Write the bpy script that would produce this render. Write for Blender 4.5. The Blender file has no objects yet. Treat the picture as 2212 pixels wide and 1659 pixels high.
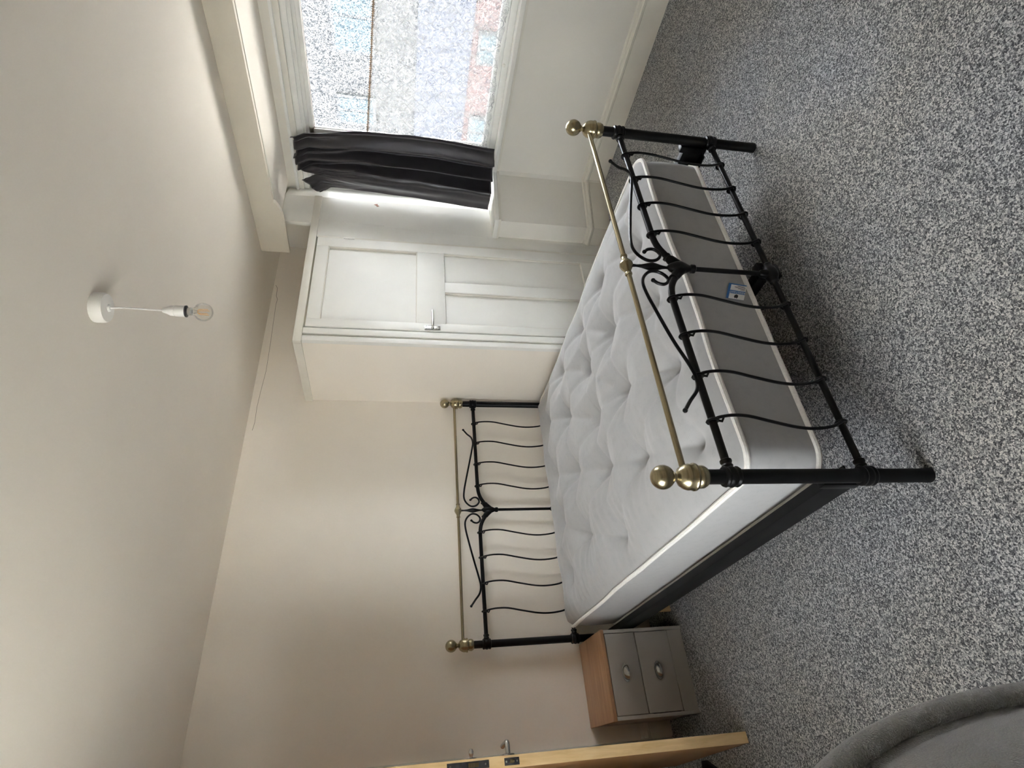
import bpy, bmesh, math, random
from mathutils import Vector, Matrix, noise
random.seed(7)
SC = bpy.context.scene
COL = SC.collection
PI = math.pi

# ------------------------------------------------------------------ camera
CX, CY, CZ = -0.5836, -1.2469, 1.4634
YAW, PITCH, ROLL, FPX = 0.6033, -0.1920, 0.0246, 1242.6
cp, sp = math.cos(PITCH), math.sin(PITCH)
fw = Vector((math.sin(YAW) * cp, math.cos(YAW) * cp, sp))
r0 = Vector((math.cos(YAW), -math.sin(YAW), 0))
u0 = r0.cross(fw)
rt = r0 * math.cos(ROLL) + u0 * math.sin(ROLL)
up = -r0 * math.sin(ROLL) + u0 * math.cos(ROLL)
cam = bpy.data.cameras.new('camera')
cam.sensor_fit = 'HORIZONTAL'
cam.sensor_width = 36.0
cam.lens = FPX / 2212.0 * 36.0
cam.clip_start = 0.02
cam_o = bpy.data.objects.new('camera', cam)
COL.objects.link(cam_o)
# the phone was held sideways: the room's "up" points to the picture's left
X, Y, Z = -up, rt, -fw
cam_o.matrix_world = Matrix(((X.x, Y.x, Z.x, CX), (X.y, Y.y, Z.y, CY), (X.z, Y.z, Z.z, CZ), (0, 0, 0, 1)))
SC.camera = cam_o

# ------------------------------------------------------------------ world, sun, exposure
W = bpy.data.worlds.new('world')
SC.world = W
W.use_nodes = True
wn = W.node_tree
wn.nodes['Background'].inputs['Color'].default_value = (0.96, 0.98, 1.0, 1)
wn.nodes['Background'].inputs['Strength'].default_value = 2.2
sun = bpy.data.lights.new('sun', 'SUN')      # shines along the street, so it reaches the room only by bouncing
sun.energy = 9.0
sun.angle = math.radians(0.6)
sun.color = (1.0, 0.94, 0.84)
sun_o = bpy.data.objects.new('sun', sun)
COL.objects.link(sun_o)
sun_o.rotation_euler = Vector((0.0, -0.75, -0.66)).to_track_quat('-Z', 'Y').to_euler()
SC.view_settings.view_transform = 'Standard'
SC.view_settings.look = 'None'
SC.view_settings.gamma = 1.0
SC.view_settings.use_curve_mapping = False
SC.view_settings.exposure = 4.84
SC.cycles.use_denoising = True
SC.cycles.diffuse_bounces = 8
SC.cycles.max_bounces = 14
SC.cycles.transparent_max_bounces = 16
SC.cycles.sample_clamp_indirect = 3.0

# ------------------------------------------------------------------ node materials
class NM:
    def __init__(s, name):
        s.m = bpy.data.materials.new(name)
        s.m.use_nodes = True
        s.t = s.m.node_tree
        s.b = s.t.nodes['Principled BSDF']
        s.out = s.t.nodes['Material Output']
        s._co = None
    def n(s, typ, **k):
        nd = s.t.nodes.new(typ)
        for a, v in k.items():
            if a.startswith('i_'):
                key = a[2:].replace('_', ' ')
                nd.inputs[key].default_value = v
            else:
                setattr(nd, a, v)
        return nd
    def l(s, a, b):
        s.t.links.new(a, b)
    def co(s, scale=(1, 1, 1), kind='Object'):
        tc = s.n('ShaderNodeTexCoord')
        mp = s.n('ShaderNodeMapping')
        mp.inputs['Scale'].default_value = scale
        s.l(tc.outputs[kind], mp.inputs['Vector'])
        return mp.outputs['Vector']
    def noise(s, scale, detail=3, rough=0.5, vec=None, dist=0.0):
        nd = s.n('ShaderNodeTexNoise')
        nd.inputs['Scale'].default_value = scale
        nd.inputs['Detail'].default_value = detail
        nd.inputs['Roughness'].default_value = rough
        nd.inputs['Distortion'].default_value = dist
        s.l(vec if vec is not None else s.co(), nd.inputs['Vector'])
        return nd.outputs['Fac']
    def ramp(s, fac, stops):
        nd = s.n('ShaderNodeValToRGB')
        el = nd.color_ramp.elements
        while len(el) < len(stops):
            el.new(0.5)
        for e, (p, c) in zip(el, stops):
            e.position = p
            e.color = tuple(c) + (1,) if len(c) == 3 else c
        s.l(fac, nd.inputs['Fac'])
        return nd.outputs['Color']
    def bump(s, fac, strength, dist=0.002):
        nd = s.n('ShaderNodeBump')
        nd.inputs['Strength'].default_value = strength
        nd.inputs['Distance'].default_value = dist
        s.l(fac, nd.inputs['Height'])
        s.l(nd.outputs['Normal'], s.b.inputs['Normal'])
        return nd
    def set(s, **k):
        for a, v in k.items():
            key = {'base': 'Base Color', 'rough': 'Roughness', 'metal': 'Metallic', 'spec': 'Specular IOR Level',
                   'sheen': 'Sheen Weight', 'coat': 'Coat Weight', 'trans': 'Transmission Weight'}[a]
            if key == 'Base Color' and len(v) == 3:
                v = tuple(v) + (1,)
            s.b.inputs[key].default_value = v
        return s

M = {}
def plain(key, base, rough, vary=0.06, nscale=9.0, bump=0.0, bscale=120.0, **k):
    """solid finish with a little mottling and fine relief"""
    m = NM(key)
    m.set(rough=rough, **k)
    c0 = tuple(max(0.0, c * (1 - vary)) for c in base)
    c1 = tuple(min(1.0, c * (1 + vary)) for c in base)
    m.l(m.ramp(m.noise(nscale, 4), [(0.3, c0), (0.7, c1)]), m.b.inputs['Base Color'])
    if bump:
        m.bump(m.noise(bscale, 3), bump)
    M[key] = m.m
    return m

plain('wall_paint', (0.86, 0.80, 0.71), 0.75, 0.025, 2.2, 0.25, 70)
plain('ceiling_paint', (0.80, 0.755, 0.68), 0.8, 0.02, 2.0, 0.2, 60)
plain('bay_paint', (0.77, 0.745, 0.68), 0.7, 0.025, 2.5, 0.2, 60)
plain('gloss_white', (0.80, 0.79, 0.74), 0.42, 0.02, 6.0, 0.06, 30, spec=0.3)
plain('cream_gloss', (0.72, 0.69, 0.61), 0.4, 0.03, 8.0, 0.05, 30)
plain('beam_paint', (0.70, 0.65, 0.55), 0.6, 0.03, 5.0, 0.1, 40)
plain('frame_white', (0.80, 0.80, 0.77), 0.3, 0.04, 14.0)
plain('black_metal', (0.0035, 0.0035, 0.004), 0.3, 0.2, 20.0, 0.03, 200, spec=0.22)
plain('black_rail', (0.007, 0.007, 0.0075), 0.5, 0.2, 20.0, spec=0.2)
plain('chrome', (0.62, 0.62, 0.60), 0.22, 0.05, 20.0, metal=1.0)
plain('dark_nickel', (0.40, 0.39, 0.37), 0.2, 0.1, 20.0, metal=1.0)
plain('lock_steel', (0.10, 0.10, 0.11), 0.4, 0.2, 60.0, metal=0.8)
plain('plastic_white', (0.80, 0.79, 0.75), 0.35, 0.02, 10.0)
plain('piping_white', (0.82, 0.80, 0.76), 0.85, 0.06, 160.0, 0.3, 300)
plain('cabinet_grey', (0.40, 0.375, 0.34), 0.5, 0.03, 5.0)
plain('black_rubber', (0.012, 0.012, 0.012), 0.6, 0.1, 30.0)
plain('tag_white', (0.80, 0.80, 0.78), 0.6, 0.02, 40.0)
plain('tag_blue', (0.03, 0.14, 0.40), 0.6, 0.05, 40.0)
plain('ink', (0.01, 0.01, 0.01), 0.7, 0.1, 40.0)
plain('slat_wood', (0.55, 0.36, 0.19), 0.5, 0.15, 30.0)
plain('base_wood', (0.62, 0.42, 0.20), 0.5, 0.15, 30.0)
plain('filament', (0.75, 0.42, 0.12), 0.4, 0.05, 20.0, metal=0.4)
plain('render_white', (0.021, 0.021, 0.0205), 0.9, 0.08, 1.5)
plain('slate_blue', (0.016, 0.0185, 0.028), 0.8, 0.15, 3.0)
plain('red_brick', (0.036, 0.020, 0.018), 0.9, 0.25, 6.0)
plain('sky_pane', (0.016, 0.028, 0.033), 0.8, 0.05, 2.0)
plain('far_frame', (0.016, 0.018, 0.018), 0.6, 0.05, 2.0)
plain('street', (0.45, 0.44, 0.42), 0.9, 0.1, 2.0)
plain('patch_brown', (0.42, 0.24, 0.18), 0.9, 0.2, 60.0)
plain('grime', (0.45, 0.39, 0.28), 0.9, 0.2, 40.0)
plain('crack_dark', (0.20, 0.16, 0.12), 0.9, 0.2, 40.0)
plain('net_cord', (0.33, 0.20, 0.10), 0.7, 0.5, 90.0)

# brushed antique brass
m = NM('brass'); m.set(metal=1.0, rough=0.27)
m.l(m.ramp(m.noise(1, 3, 0.6, m.co((8, 8, 300))), [(0.3, (0.30, 0.255, 0.155)), (0.7, (0.44, 0.385, 0.25))]), m.b.inputs['Base Color'])
M['brass'] = m.m

# speckled grey twist carpet
m = NM('carpet'); m.set(rough=1.0, spec=0.05, sheen=0.15)
v = m.co()
big = m.noise(1.3, 2, 0.5, v)
dv = m.n('ShaderNodeTexNoise'); dv.inputs['Scale'].default_value = 120; dv.inputs['Detail'].default_value = 2; m.l(v, dv.inputs['Vector'])
dm = m.n('ShaderNodeMix', data_type='RGBA', blend_type='ADD'); dm.inputs['Factor'].default_value = 0.010
m.l(v, dm.inputs['A']); m.l(dv.outputs['Color'], dm.inputs['B'])
tv = m.n('ShaderNodeTexVoronoi', feature='F1'); tv.inputs['Scale'].default_value = 230; m.l(dm.outputs['Result'], tv.inputs['Vector'])
sr_ = m.n('ShaderNodeSeparateColor'); m.l(tv.outputs['Color'], sr_.inputs[0])
fine = m.noise(260, 2, 0.65, v)
mx = m.n('ShaderNodeMath', operation='MULTIPLY_ADD'); mx.inputs[1].default_value = 0.34
m.l(sr_.outputs[0], mx.inputs[0])
m2 = m.n('ShaderNodeMath', operation='MULTIPLY'); m2.inputs[1].default_value = 0.66
m.l(fine, m2.inputs[0]); m.l(m2.outputs[0], mx.inputs[2])
col = m.ramp(mx.outputs[0], [(0.32, (0.040, 0.041, 0.045)), (0.45, (0.15, 0.152, 0.158)), (0.55, (0.345, 0.345, 0.345)), (0.68, (0.70, 0.685, 0.655))])
hue = m.ramp(big, [(0.35, (0.95, 0.98, 1.05)), (0.65, (1.0, 0.98, 0.95))])
mm = m.n('ShaderNodeMix', data_type='RGBA', blend_type='MULTIPLY'); mm.inputs['Factor'].default_value = 1.0
m.l(col, mm.inputs['A']); m.l(hue, mm.inputs['B']); m.l(mm.outputs['Result'], m.b.inputs['Base Color'])
m.bump(mx.outputs[0], 0.9, 0.006)
M['carpet'] = m.m

# woven grey mattress ticking
m = NM('ticking'); m.set(rough=0.95, spec=0.1, sheen=0.25)
v = m.co((1, 1, 1))
w1 = m.noise(1, 2, 0.5, m.co((1400, 260, 500))); w2 = m.noise(34, 4, 0.6, v)
mx = m.n('ShaderNodeMath', operation='ADD'); m.l(w1, mx.inputs[0]); m.l(w2, mx.inputs[1])
m.l(m.ramp(mx.outputs[0], [(0.6, (0.34, 0.34, 0.342)), (1.4, (0.40, 0.40, 0.40))]), m.b.inputs['Base Color'])
m.bump(w1, 0.12, 0.001)
M['ticking'] = m.m

# satin curtain
m = NM('curtain_satin'); m.set(rough=0.33, spec=0.6, sheen=0.15)
m.l(m.ramp(m.noise(18, 4), [(0.3, (0.020, 0.018, 0.021)), (0.7, (0.034, 0.031, 0.036))]), m.b.inputs['Base Color'])
tr = m.n('ShaderNodeBsdfTranslucent'); tr.inputs['Color'].default_value = (0.16, 0.11, 0.13, 1)
ms = m.n('ShaderNodeMixShader'); ms.inputs[0].default_value = 0.10
m.l(m.b.outputs[0], ms.inputs[1]); m.l(tr.outputs[0], ms.inputs[2]); m.l(ms.outputs[0], m.out.inputs['Surface'])
M['curtain_satin'] = m.m

# lace net: sheer ground with a denser floral figure, doubled where it gathers into folds
m = NM('lace')
v = m.co((0.0, 1, 1))
def mth(op, a_, b_=None, c_=None):
    nd = m.n('ShaderNodeMath', operation=op)
    for k_, q_ in enumerate((a_, b_, c_)):
        if q_ is None: continue
        if isinstance(q_, (int, float)): nd.inputs[k_].default_value = q_
        else: m.l(q_, nd.inputs[k_])
    return nd.outputs[0]
vo = m.n('ShaderNodeTexVoronoi', feature='F1'); vo.inputs['Scale'].default_value = 8.0; vo.inputs['Randomness'].default_value = 0.3
m.l(v, vo.inputs['Vector'])
lc = m.n('ShaderNodeVectorMath', operation='SUBTRACT'); m.l(v, lc.inputs[0]); m.l(vo.outputs['Position'], lc.inputs[1])
sx = m.n('ShaderNodeSeparateXYZ'); m.l(lc.outputs[0], sx.inputs[0])
th = mth('ARCTAN2', sx.outputs['Z'], sx.outputs['Y'])
rad = mth('SQRT', mth('ADD', mth('MULTIPLY', sx.outputs['Z'], sx.outputs['Z']), mth('MULTIPLY', sx.outputs['Y'], sx.outputs['Y'])))
petal = mth('LESS_THAN', rad, mth('MULTIPLY_ADD', mth('COSINE', mth('MULTIPLY', th, 7.0)), 0.013, 0.022))
eye = mth('GREATER_THAN', rad, 0.006)
petal = mth('MULTIPLY', petal, eye)
ringw = mth('LESS_THAN', mth('ABSOLUTE', mth('SUBTRACT', rad, mth('MULTIPLY_ADD', mth('COSINE', mth('MULTIPLY', th, 4.0)), 0.006, 0.050))), 0.0035)
lines = mth('LESS_THAN', mth('ABSOLUTE', mth('SUBTRACT', m.noise(38, 1, 0.5, v, 1.2), 0.5)), 0.030)
fig = mth('MAXIMUM', mth('MAXIMUM', petal, ringw), lines)
gather = m.ramp(m.noise(1, 2, 0.5, m.co((0.0, 13, 0.5))), [(0.44, (0, 0, 0)), (0.60, (1, 1, 1))])
fac = mth('ADD', mth('MULTIPLY_ADD', fig, 0.42, 0.18), mth('MULTIPLY', gather, 0.26))
tp = m.n('ShaderNodeBsdfTransparent'); tl = m.n('ShaderNodeBsdfTranslucent'); df = m.n('ShaderNodeBsdfDiffuse')
tl.inputs['Color'].default_value = (0.19, 0.19, 0.185, 1); df.inputs['Color'].default_value = (0.62, 0.62, 0.60, 1)
c1 = m.n('ShaderNodeMixShader'); c1.inputs[0].default_value = 0.45
m.l(tl.outputs[0], c1.inputs[1]); m.l(df.outputs[0], c1.inputs[2])
c2 = m.n('ShaderNodeMixShader'); m.l(fac, c2.inputs[0]); m.l(tp.outputs[0], c2.inputs[1]); m.l(c1.outputs[0], c2.inputs[2])
m.l(c2.outputs[0], m.out.inputs['Surface'])
M['lace'] = m.m

# obscured pattern glass and plain glass with a grey tint added to dim the left window
def glass(key, lo, hi, tint):
    m = NM(key)
    v = m.co((1, 1, 1.7))
    nz = m.noise(62, 2, 0.5, v, 1.5)
    fac = m.ramp(nz, [(0.42, (lo, lo, lo)), (0.58, (hi, hi, hi))])
    tp = m.n('ShaderNodeBsdfTransparent'); tp.inputs['Color'].default_value = tint
    if hi > 0:      # rolled pattern: ripples that pass more or less light
        m.l(m.ramp(m.noise(75, 2, 0.6, m.co((1, 1.2, 0.9)), 2.0), [(0.43, (0.34, 0.36, 0.39)), (0.57, (1.0, 1.0, 1.0))]), tp.inputs['Color'])
    tl = m.n('ShaderNodeBsdfTranslucent'); tl.inputs['Color'].default_value = (0.06, 0.063, 0.066, 1)
    gl = m.n('ShaderNodeBsdfGlossy'); gl.inputs['Roughness'].default_value = 0.05
    c1 = m.n('ShaderNodeMixShader'); m.l(fac, c1.inputs[0]); m.l(tp.outputs[0], c1.inputs[1]); m.l(tl.outputs[0], c1.inputs[2])
    fr = m.n('ShaderNodeFresnel'); fr.inputs['IOR'].default_value = 1.3
    c2 = m.n('ShaderNodeMixShader'); m.l(fr.outputs[0], c2.inputs[0]); m.l(c1.outputs[0], c2.inputs[1]); m.l(gl.outputs[0], c2.inputs[2])
    m.l(c2.outputs[0], m.out.inputs['Surface'])
    M[key] = m.m
glass('obscure_glass', 0.03, 0.16, (0.95, 0.98, 1.0, 1))
glass('tinted_glass', 0.0, 0.0, (0.50, 0.505, 0.505, 1))
m = NM('bulb_glass')
tp = m.n('ShaderNodeBsdfTransparent'); tp.inputs['Color'].default_value = (0.97, 0.97, 0.96, 1)
gl = m.n('ShaderNodeBsdfGlossy'); gl.inputs['Roughness'].default_value = 0.03
lw = m.n('ShaderNodeLayerWeight'); lw.inputs['Blend'].default_value = 0.18
c2 = m.n('ShaderNodeMixShader'); lm_ = m.n('ShaderNodeMath', operation='MULTIPLY'); lm_.inputs[1].default_value = 0.6; m.l(lw.outputs['Fresnel'], lm_.inputs[0]); m.l(lm_.outputs[0], c2.inputs[0]); m.l(tp.outputs[0], c2.inputs[1]); m.l(gl.outputs[0], c2.inputs[2])
m.l(c2.outputs[0], m.out.inputs['Surface'])
M['bulb_glass'] = m.m

# woods
def wood(key, c0, c1, scale, rough):
    m = NM(key); m.set(rough=rough)
    g = m.noise(1, 5, 0.6, m.co(scale), 0.6)
    m.l(m.ramp(g, [(0.3, c0), (0.5, tuple((p + q) / 2 for p, q in zip(c0, c1))), (0.72, c1)]), m.b.inputs['Base Color'])
    m.bump(g, 0.08, 0.001)
    M[key] = m.m
wood('oak_top', (0.36, 0.20, 0.105), (0.53, 0.32, 0.18), (5, 60, 60), 0.45)
wood('door_face', (0.30, 0.15, 0.06), (0.42, 0.23, 0.10), (60, 60, 4), 0.4)
wood('door_edge', (0.74, 0.50, 0.23), (0.90, 0.66, 0.36), (50, 50, 7), 0.5)

# grained leather: dark grey hide, base lightened to stand in for strong light
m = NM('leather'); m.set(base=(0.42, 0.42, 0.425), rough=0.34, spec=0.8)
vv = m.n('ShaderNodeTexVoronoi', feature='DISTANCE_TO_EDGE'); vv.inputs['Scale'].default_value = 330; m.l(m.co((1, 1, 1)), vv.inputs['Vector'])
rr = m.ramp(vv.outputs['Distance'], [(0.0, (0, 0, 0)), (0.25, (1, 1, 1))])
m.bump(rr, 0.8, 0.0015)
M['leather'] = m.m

# ------------------------------------------------------------------ mesh helpers
ORG = {}
class MB:
    def __init__(s):
        s.v = []; s.f = []
    def add(s, vs, fs):
        o = len(s.v)
        s.v += [Vector(p) for p in vs]
        s.f += [[i + o for i in f] for f in fs]
        return s
    def box(s, x0, x1, y0, y1, z0, z1):
        vs = [(x, y, z) for z in (z0, z1) for y in (y0, y1) for x in (x0, x1)]
        return s.add(vs, [(0, 2, 3, 1), (4, 5, 7, 6), (0, 1, 5, 4), (2, 6, 7, 3), (0, 4, 6, 2), (1, 3, 7, 5)])
    def tube(s, path, r, n=12, caps=True, closed=False):
        P = [Vector(p) for p in path]
        k = len(P)
        R = r if isinstance(r, (list, tuple)) else [r] * k
        T = []
        for i in range(k):
            a = P[(i - 1) % k] if closed or i > 0 else P[i]
            b = P[(i + 1) % k] if closed or i < k - 1 else P[i]
            T.append((b - a).normalized())
        ref = Vector((0, 1, 0)) if abs(T[0].y) < 0.9 else Vector((1, 0, 0))
        N = (ref - T[0] * ref.dot(T[0])).normalized()
        vs = []; fs = []
        for i in range(k):
            N = (N - T[i] * N.dot(T[i])).normalized()
            Bn = T[i].cross(N)
            for j in range(n):
                a = 2 * PI * j / n
                vs.append(P[i] + (N * math.cos(a) + Bn * math.sin(a)) * R[i])
        m = k if closed else k - 1
        for i in range(m):
            for j in range(n):
                i2 = (i + 1) % k
                fs.append((i * n + j, i * n + (j + 1) % n, i2 * n + (j + 1) % n, i2 * n + j))
        if caps and not closed:
            fs.append(tuple(reversed(range(n)))); fs.append(tuple((k - 1) * n + j for j in range(n)))
        return s.add(vs, fs)
    def lathe(s, prof, origin=(0, 0, 0), axis=(0, 0, 1), n=20):
        A = Vector(axis).normalized()
        ref = Vector((1, 0, 0)) if abs(A.x) < 0.9 else Vector((0, 1, 0))
        N = (ref - A * ref.dot(A)).normalized(); Bn = A.cross(N); O = Vector(origin)
        vs = []; fs = []
        for (r, h) in prof:
            for j in range(n):
                a = 2 * PI * j / n
                vs.append(O + A * h + (N * math.cos(a) + Bn * math.sin(a)) * max(r, 1e-5))
        for i in range(len(prof) - 1):
            for j in range(n):
                fs.append((i * n + j, i * n + (j + 1) % n, (i + 1) * n + (j + 1) % n, (i + 1) * n + j))
        fs.append(tuple(reversed(range(n)))); fs.append(tuple((len(prof) - 1) * n + j for j in range(n)))
        return s.add(vs, fs)
    def prism(s, poly, a, b, axis='z'):
        """extrude a 2D polygon between a and b along an axis (x: poly=(y,z), y: (x,z), z: (x,y))"""
        k = len(poly)
        def mk(p, h):
            return {'x': (h, p[0], p[1]), 'y': (p[0], h, p[1]), 'z': (p[0], p[1], h)}[axis]
        vs = [mk(p, a) for p in poly] + [mk(p, b) for p in poly]
        fs = [tuple(range(k)), tuple(reversed(range(k, 2 * k)))]
        fs += [(i, k + i, k + (i + 1) % k, (i + 1) % k) for i in range(k)]
        return s.add(vs, fs)
    def sweep(s, prof, path):
        """sweep a profile (offset to the left of travel, z) along a plan path with mitred corners"""
        P = [Vector((p[0], p[1])) for p in path]
        k = len(P); n = len(prof); vs = []; fs = []
        for i in range(k):
            d0 = (P[i] - P[i - 1]).normalized() if i > 0 else (P[1] - P[0]).normalized()
            d1 = (P[i + 1] - P[i]).normalized() if i < k - 1 else d0
            n0 = Vector((-d0.y, d0.x)); n1 = Vector((-d1.y, d1.x))
            nn = (n0 + n1).normalized(); nn = nn / max(0.3, nn.dot(n0))
            for (o, z) in prof:
                q = P[i] + nn * o
                vs.append((q.x, q.y, z))
        for i in range(k - 1):
            for j in range(n):
                j2 = (j + 1) % n
                fs.append((i * n + j, i * n + j2, (i + 1) * n + j2, (i + 1) * n + j))
        fs.append(tuple(range(n))); fs.append(tuple(reversed([(k - 1) * n + j for j in range(n)])))
        return s.add(vs, fs)
    def build(s, name, mat, parent=None, bevel=0.0, seg=2, smooth=True, local=False, ang=35, fix=True):
        org = Vector((0, 0, 0))
        if parent is not None and not local:
            org = ORG[parent]
        me = bpy.data.meshes.new(name)
        me.from_pydata([p - org for p in s.v], [], s.f)
        if fix or bevel:
            bm = bmesh.new(); bm.from_mesh(me)
            if fix:
                bmesh.ops.recalc_face_normals(bm, faces=bm.faces)
            if bevel:
                es = [e for e in bm.edges if len(e.link_faces) == 2 and e.calc_face_angle(0) > 0.5]
                bmesh.ops.bevel(bm, geom=es, offset=bevel, segments=seg, profile=0.5, affect='EDGES', clamp_overlap=True)
            bm.to_mesh(me); bm.free()
        if smooth:
            me.polygons.foreach_set('use_smooth', [True] * len(me.polygons))
            me.set_sharp_from_angle(angle=math.radians(ang))
        me.materials.append(M[mat])
        o = bpy.data.objects.new(name, me)
        COL.objects.link(o)
        if parent is not None:
            o.parent = parent
        ORG[o] = org
        return o

def tag(o, label=None, cat=None, group=None, kind=None):
    if label: o['label'] = label
    if cat: o['category'] = cat
    if group: o['group'] = group
    if kind: o['kind'] = kind
    return o
def thing(name, label, cat=None, loc=(0, 0, 0), rz=0.0, group=None, kind=None):
    o = bpy.data.objects.new(name, None)
    o.empty_display_size = 0.05
    COL.objects.link(o)
    o.location = loc; o.rotation_euler = (0, 0, rz)
    ORG[o] = Vector(loc)
    return tag(o, label, cat, group, kind)
def bez(p0, p1, p2, p3, n=12):
    out = []
    for i in range(n + 1):
        t = i / n; q = 1 - t
        out.append(tuple(q ** 3 * a + 3 * q * q * t * b + 3 * q * t * t * c + t ** 3 * d for a, b, c, d in zip(p0, p1, p2, p3)))
    return out
def spline(pts, n=8):
    """Catmull-Rom through the points"""
    P = [Vector(p) for p in pts]
    P = [P[0] * 2 - P[1]] + P + [P[-1] * 2 - P[-2]]
    out = []
    for i in range(1, len(P) - 2):
        for k in range(n):
            t = k / n
            a, b, c, d = P[i - 1], P[i], P[i + 1], P[i + 2]
            out.append(0.5 * ((2 * b) + (c - a) * t + (2 * a - 5 * b + 4 * c - d) * t * t + (3 * b - a - 3 * c + d) * t ** 3))
    out.append(P[-2])
    return out

# ------------------------------------------------------------------ dimensions of the room
YB = 2.139        # back (headboard) wall
YF = -3.1         # wall behind the photographer
XL = -1.75        # left wall
XR = 2.60         # right wall beside the bay
XB = 3.02         # wall under the bay window
H = 2.413         # ceiling
BY0 = -0.30       # near end of the bay
YW = 1.507        # front of the built-in wardrobe
ZS = 0.845        # window sill top
SOF = 2.280       # bay soffit
DX0, DX1, DH = -1.40, -0.575, 2.0     # doorway in the back wall

# floor, ceiling
tag(MB().box(XL - 0.2, XB + 0.25, YF - 0.2, YB + 1.6, -0.08, 0.0).build('floor', 'carpet'), 'speckled grey carpet covering the whole floor', kind='structure')
tag(MB().box(XL - 0.2, XB + 0.25, YF - 0.2, YB + 1.6, H, H + 0.1).build('ceiling', 'ceiling_paint'), 'plain off-white plaster ceiling', kind='structure')

# back wall with the doorway, and the hallway behind it
b = MB()
b.box(XL - 0.2, DX0, YB, YB + 0.12, 0, H).box(DX0, DX1, YB, YB + 0.12, DH, H).box(DX1, XB + 0.25, YB, YB + 0.12, 0, H)
wb = tag(b.build('wall_back', 'wall_paint'), 'off-white plaster wall behind the headboard', kind='structure')
for pts in ([(2.60, 2.40), (2.57, 2.385), (2.49, 2.382), (2.46, 2.37), (2.40, 2.374), (2.30, 2.37), (2.22, 2.368), (2.05, 2.362), (1.81, 2.357), (1.66, 2.366), (1.516, 2.372), (1.40, 2.368), (1.343, 2.374)],):
    b = MB(); b.tube([(x, YB, z) for x, z in pts], [0.0016] * 4 + [0.0012] * (len(pts) - 4), 5)
    b.build('crack', 'crack_dark', wb)
b = MB(); b.box(XL - 0.2, XL - 0.1, YB + 0.12, YB + 1.6, 0, H).box(DX1 + 0.3, DX1 + 0.4, YB + 0.12, YB + 1.6, 0, H).box(XL - 0.2, DX1 + 0.4, YB + 1.5, YB + 1.6, 0, H)
tag(b.build('wall_hallway', 'wall_paint'), 'hallway walls seen through the open doorway', kind='structure')

# wall behind the camera and left wall with its own window
tag(MB().box(XL - 0.2, XB + 0.25, YF - 0.12, YF, 0, H).build('wall_front', 'wall_paint'), 'plain wall behind the photographer', kind='structure')
LW0, LW1, LZ0, LZ1 = -0.70, 0.62, 0.85, 2.15
b = MB()
b.box(XL - 0.15, XL, YF, LW0, 0, H).box(XL - 0.15, XL, LW1, YB, 0, H).box(XL - 0.15, XL, LW0, LW1, 0, LZ0).box(XL - 0.15, XL, LW0, LW1, LZ1, H)
tag(b.build('wall_left', 'wall_paint'), 'left wall with a window, beside the photographer', kind='structure')
w2 = thing('window_2', 'white framed window in the left wall', loc=(XL - 0.07, (LW0 + LW1) / 2, LZ0), kind='structure')
b = MB()
for (y0, y1, z0, z1) in ((LW0, LW1, LZ0, LZ0 + 0.05), (LW0, LW1, LZ1 - 0.05, LZ1), (LW0, LW0 + 0.05, LZ0, LZ1), (LW1 - 0.05, LW1, LZ0, LZ1), ((LW0 + LW1) / 2 - 0.03, (LW0 + LW1) / 2 + 0.03, LZ0, LZ1)):
    b.box(XL - 0.10, XL - 0.04, y0, y1, z0, z1)
b.build('window_frame', 'frame_white', w2)
MB().box(XL - 0.12, XL + 0.05, LW0 - 0.03, LW1 + 0.03, LZ0 - 0.03, LZ0).build('window_sill', 'gloss_white', w2, bevel=0.006)
for y0, y1 in ((LW0 + 0.05, (LW0 + LW1) / 2 - 0.03), ((LW0 + LW1) / 2 + 0.03, LW1 - 0.05)):
    MB().box(XL - 0.073, XL - 0.068, y0, y1, LZ0 + 0.05, LZ1 - 0.05).build('pane', 'tinted_glass', w2, smooth=False)

# right wall: main face beside the bay, low wall under the window, head above it, boxed corner
b = MB()
b.box(XR, XR + 0.12, YF, BY0, 0, H)                       # plain run nearer the camera
b.box(XR, XB + 0.25, BY0 - 0.10, BY0, 0, H)               # near cheek of the bay
b.box(XB, XB + 0.16, BY0, 1.42, 0, ZS - 0.03)             # low wall under the window
b.box(XB, XB + 0.16, BY0, 1.62, 2.175, H)                 # wall above the window
b.box(XB, XB + 0.25, 1.62, YB + 0.02, 0, H)               # far end behind the wardrobe
wr = tag(b.build('wall_right', 'bay_paint'), 'white bay wall below and above the net-curtained window', kind='structure')
# low boxed-in corner left of the window: rounded inner corner, then a return to the wardrobe
box_plan = [(XB, 1.18), (3.018, 1.262), (3.0, 1.285), (2.95, 1.298), (2.84, 1.318), (2.605, 1.375), (2.585, YW - 0.004)]
b = MB(); b.prism([(XB + 0.05, 1.18)] + box_plan + [(XB + 0.05, YW - 0.004)], 0.0, ZS - 0.03, 'z')
b.build('boxed_corner', 'bay_paint', wr, ang=25)
# bay soffit
tag(MB().box(2.515, XB + 0.16, BY0, YW + 0.01, SOF, SOF + 0.03).build('ceiling_bay', 'ceiling_paint'), 'lowered white soffit over the window bay', kind='structure')

# shaped beam board across the mouth of the bay
b = MB()
ogee = [(BY0, 2.274), (1.285, 2.274), (1.288, 2.266)] + [(1.288 + 0.135 * t, 2.266 - 0.038 * math.sin(t * PI / 2) ** 0.7) for t in (0.04, 0.1, 0.2, 0.35, 0.5, 0.7, 1.0)] + [(1.705, 2.228), (1.705, H), (BY0, H)]
b.prism(ogee, 2.50, 2.53, 'x')
t1 = tag(b.build('trim_1', 'beam_paint', bevel=0.003), 'cream board across the top of the bay with a curved lower end', kind='structure')
MB().box(2.53, 2.552, BY0, 1.29, 2.270, SOF).build('batten', 'cream_gloss', t1)

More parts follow.
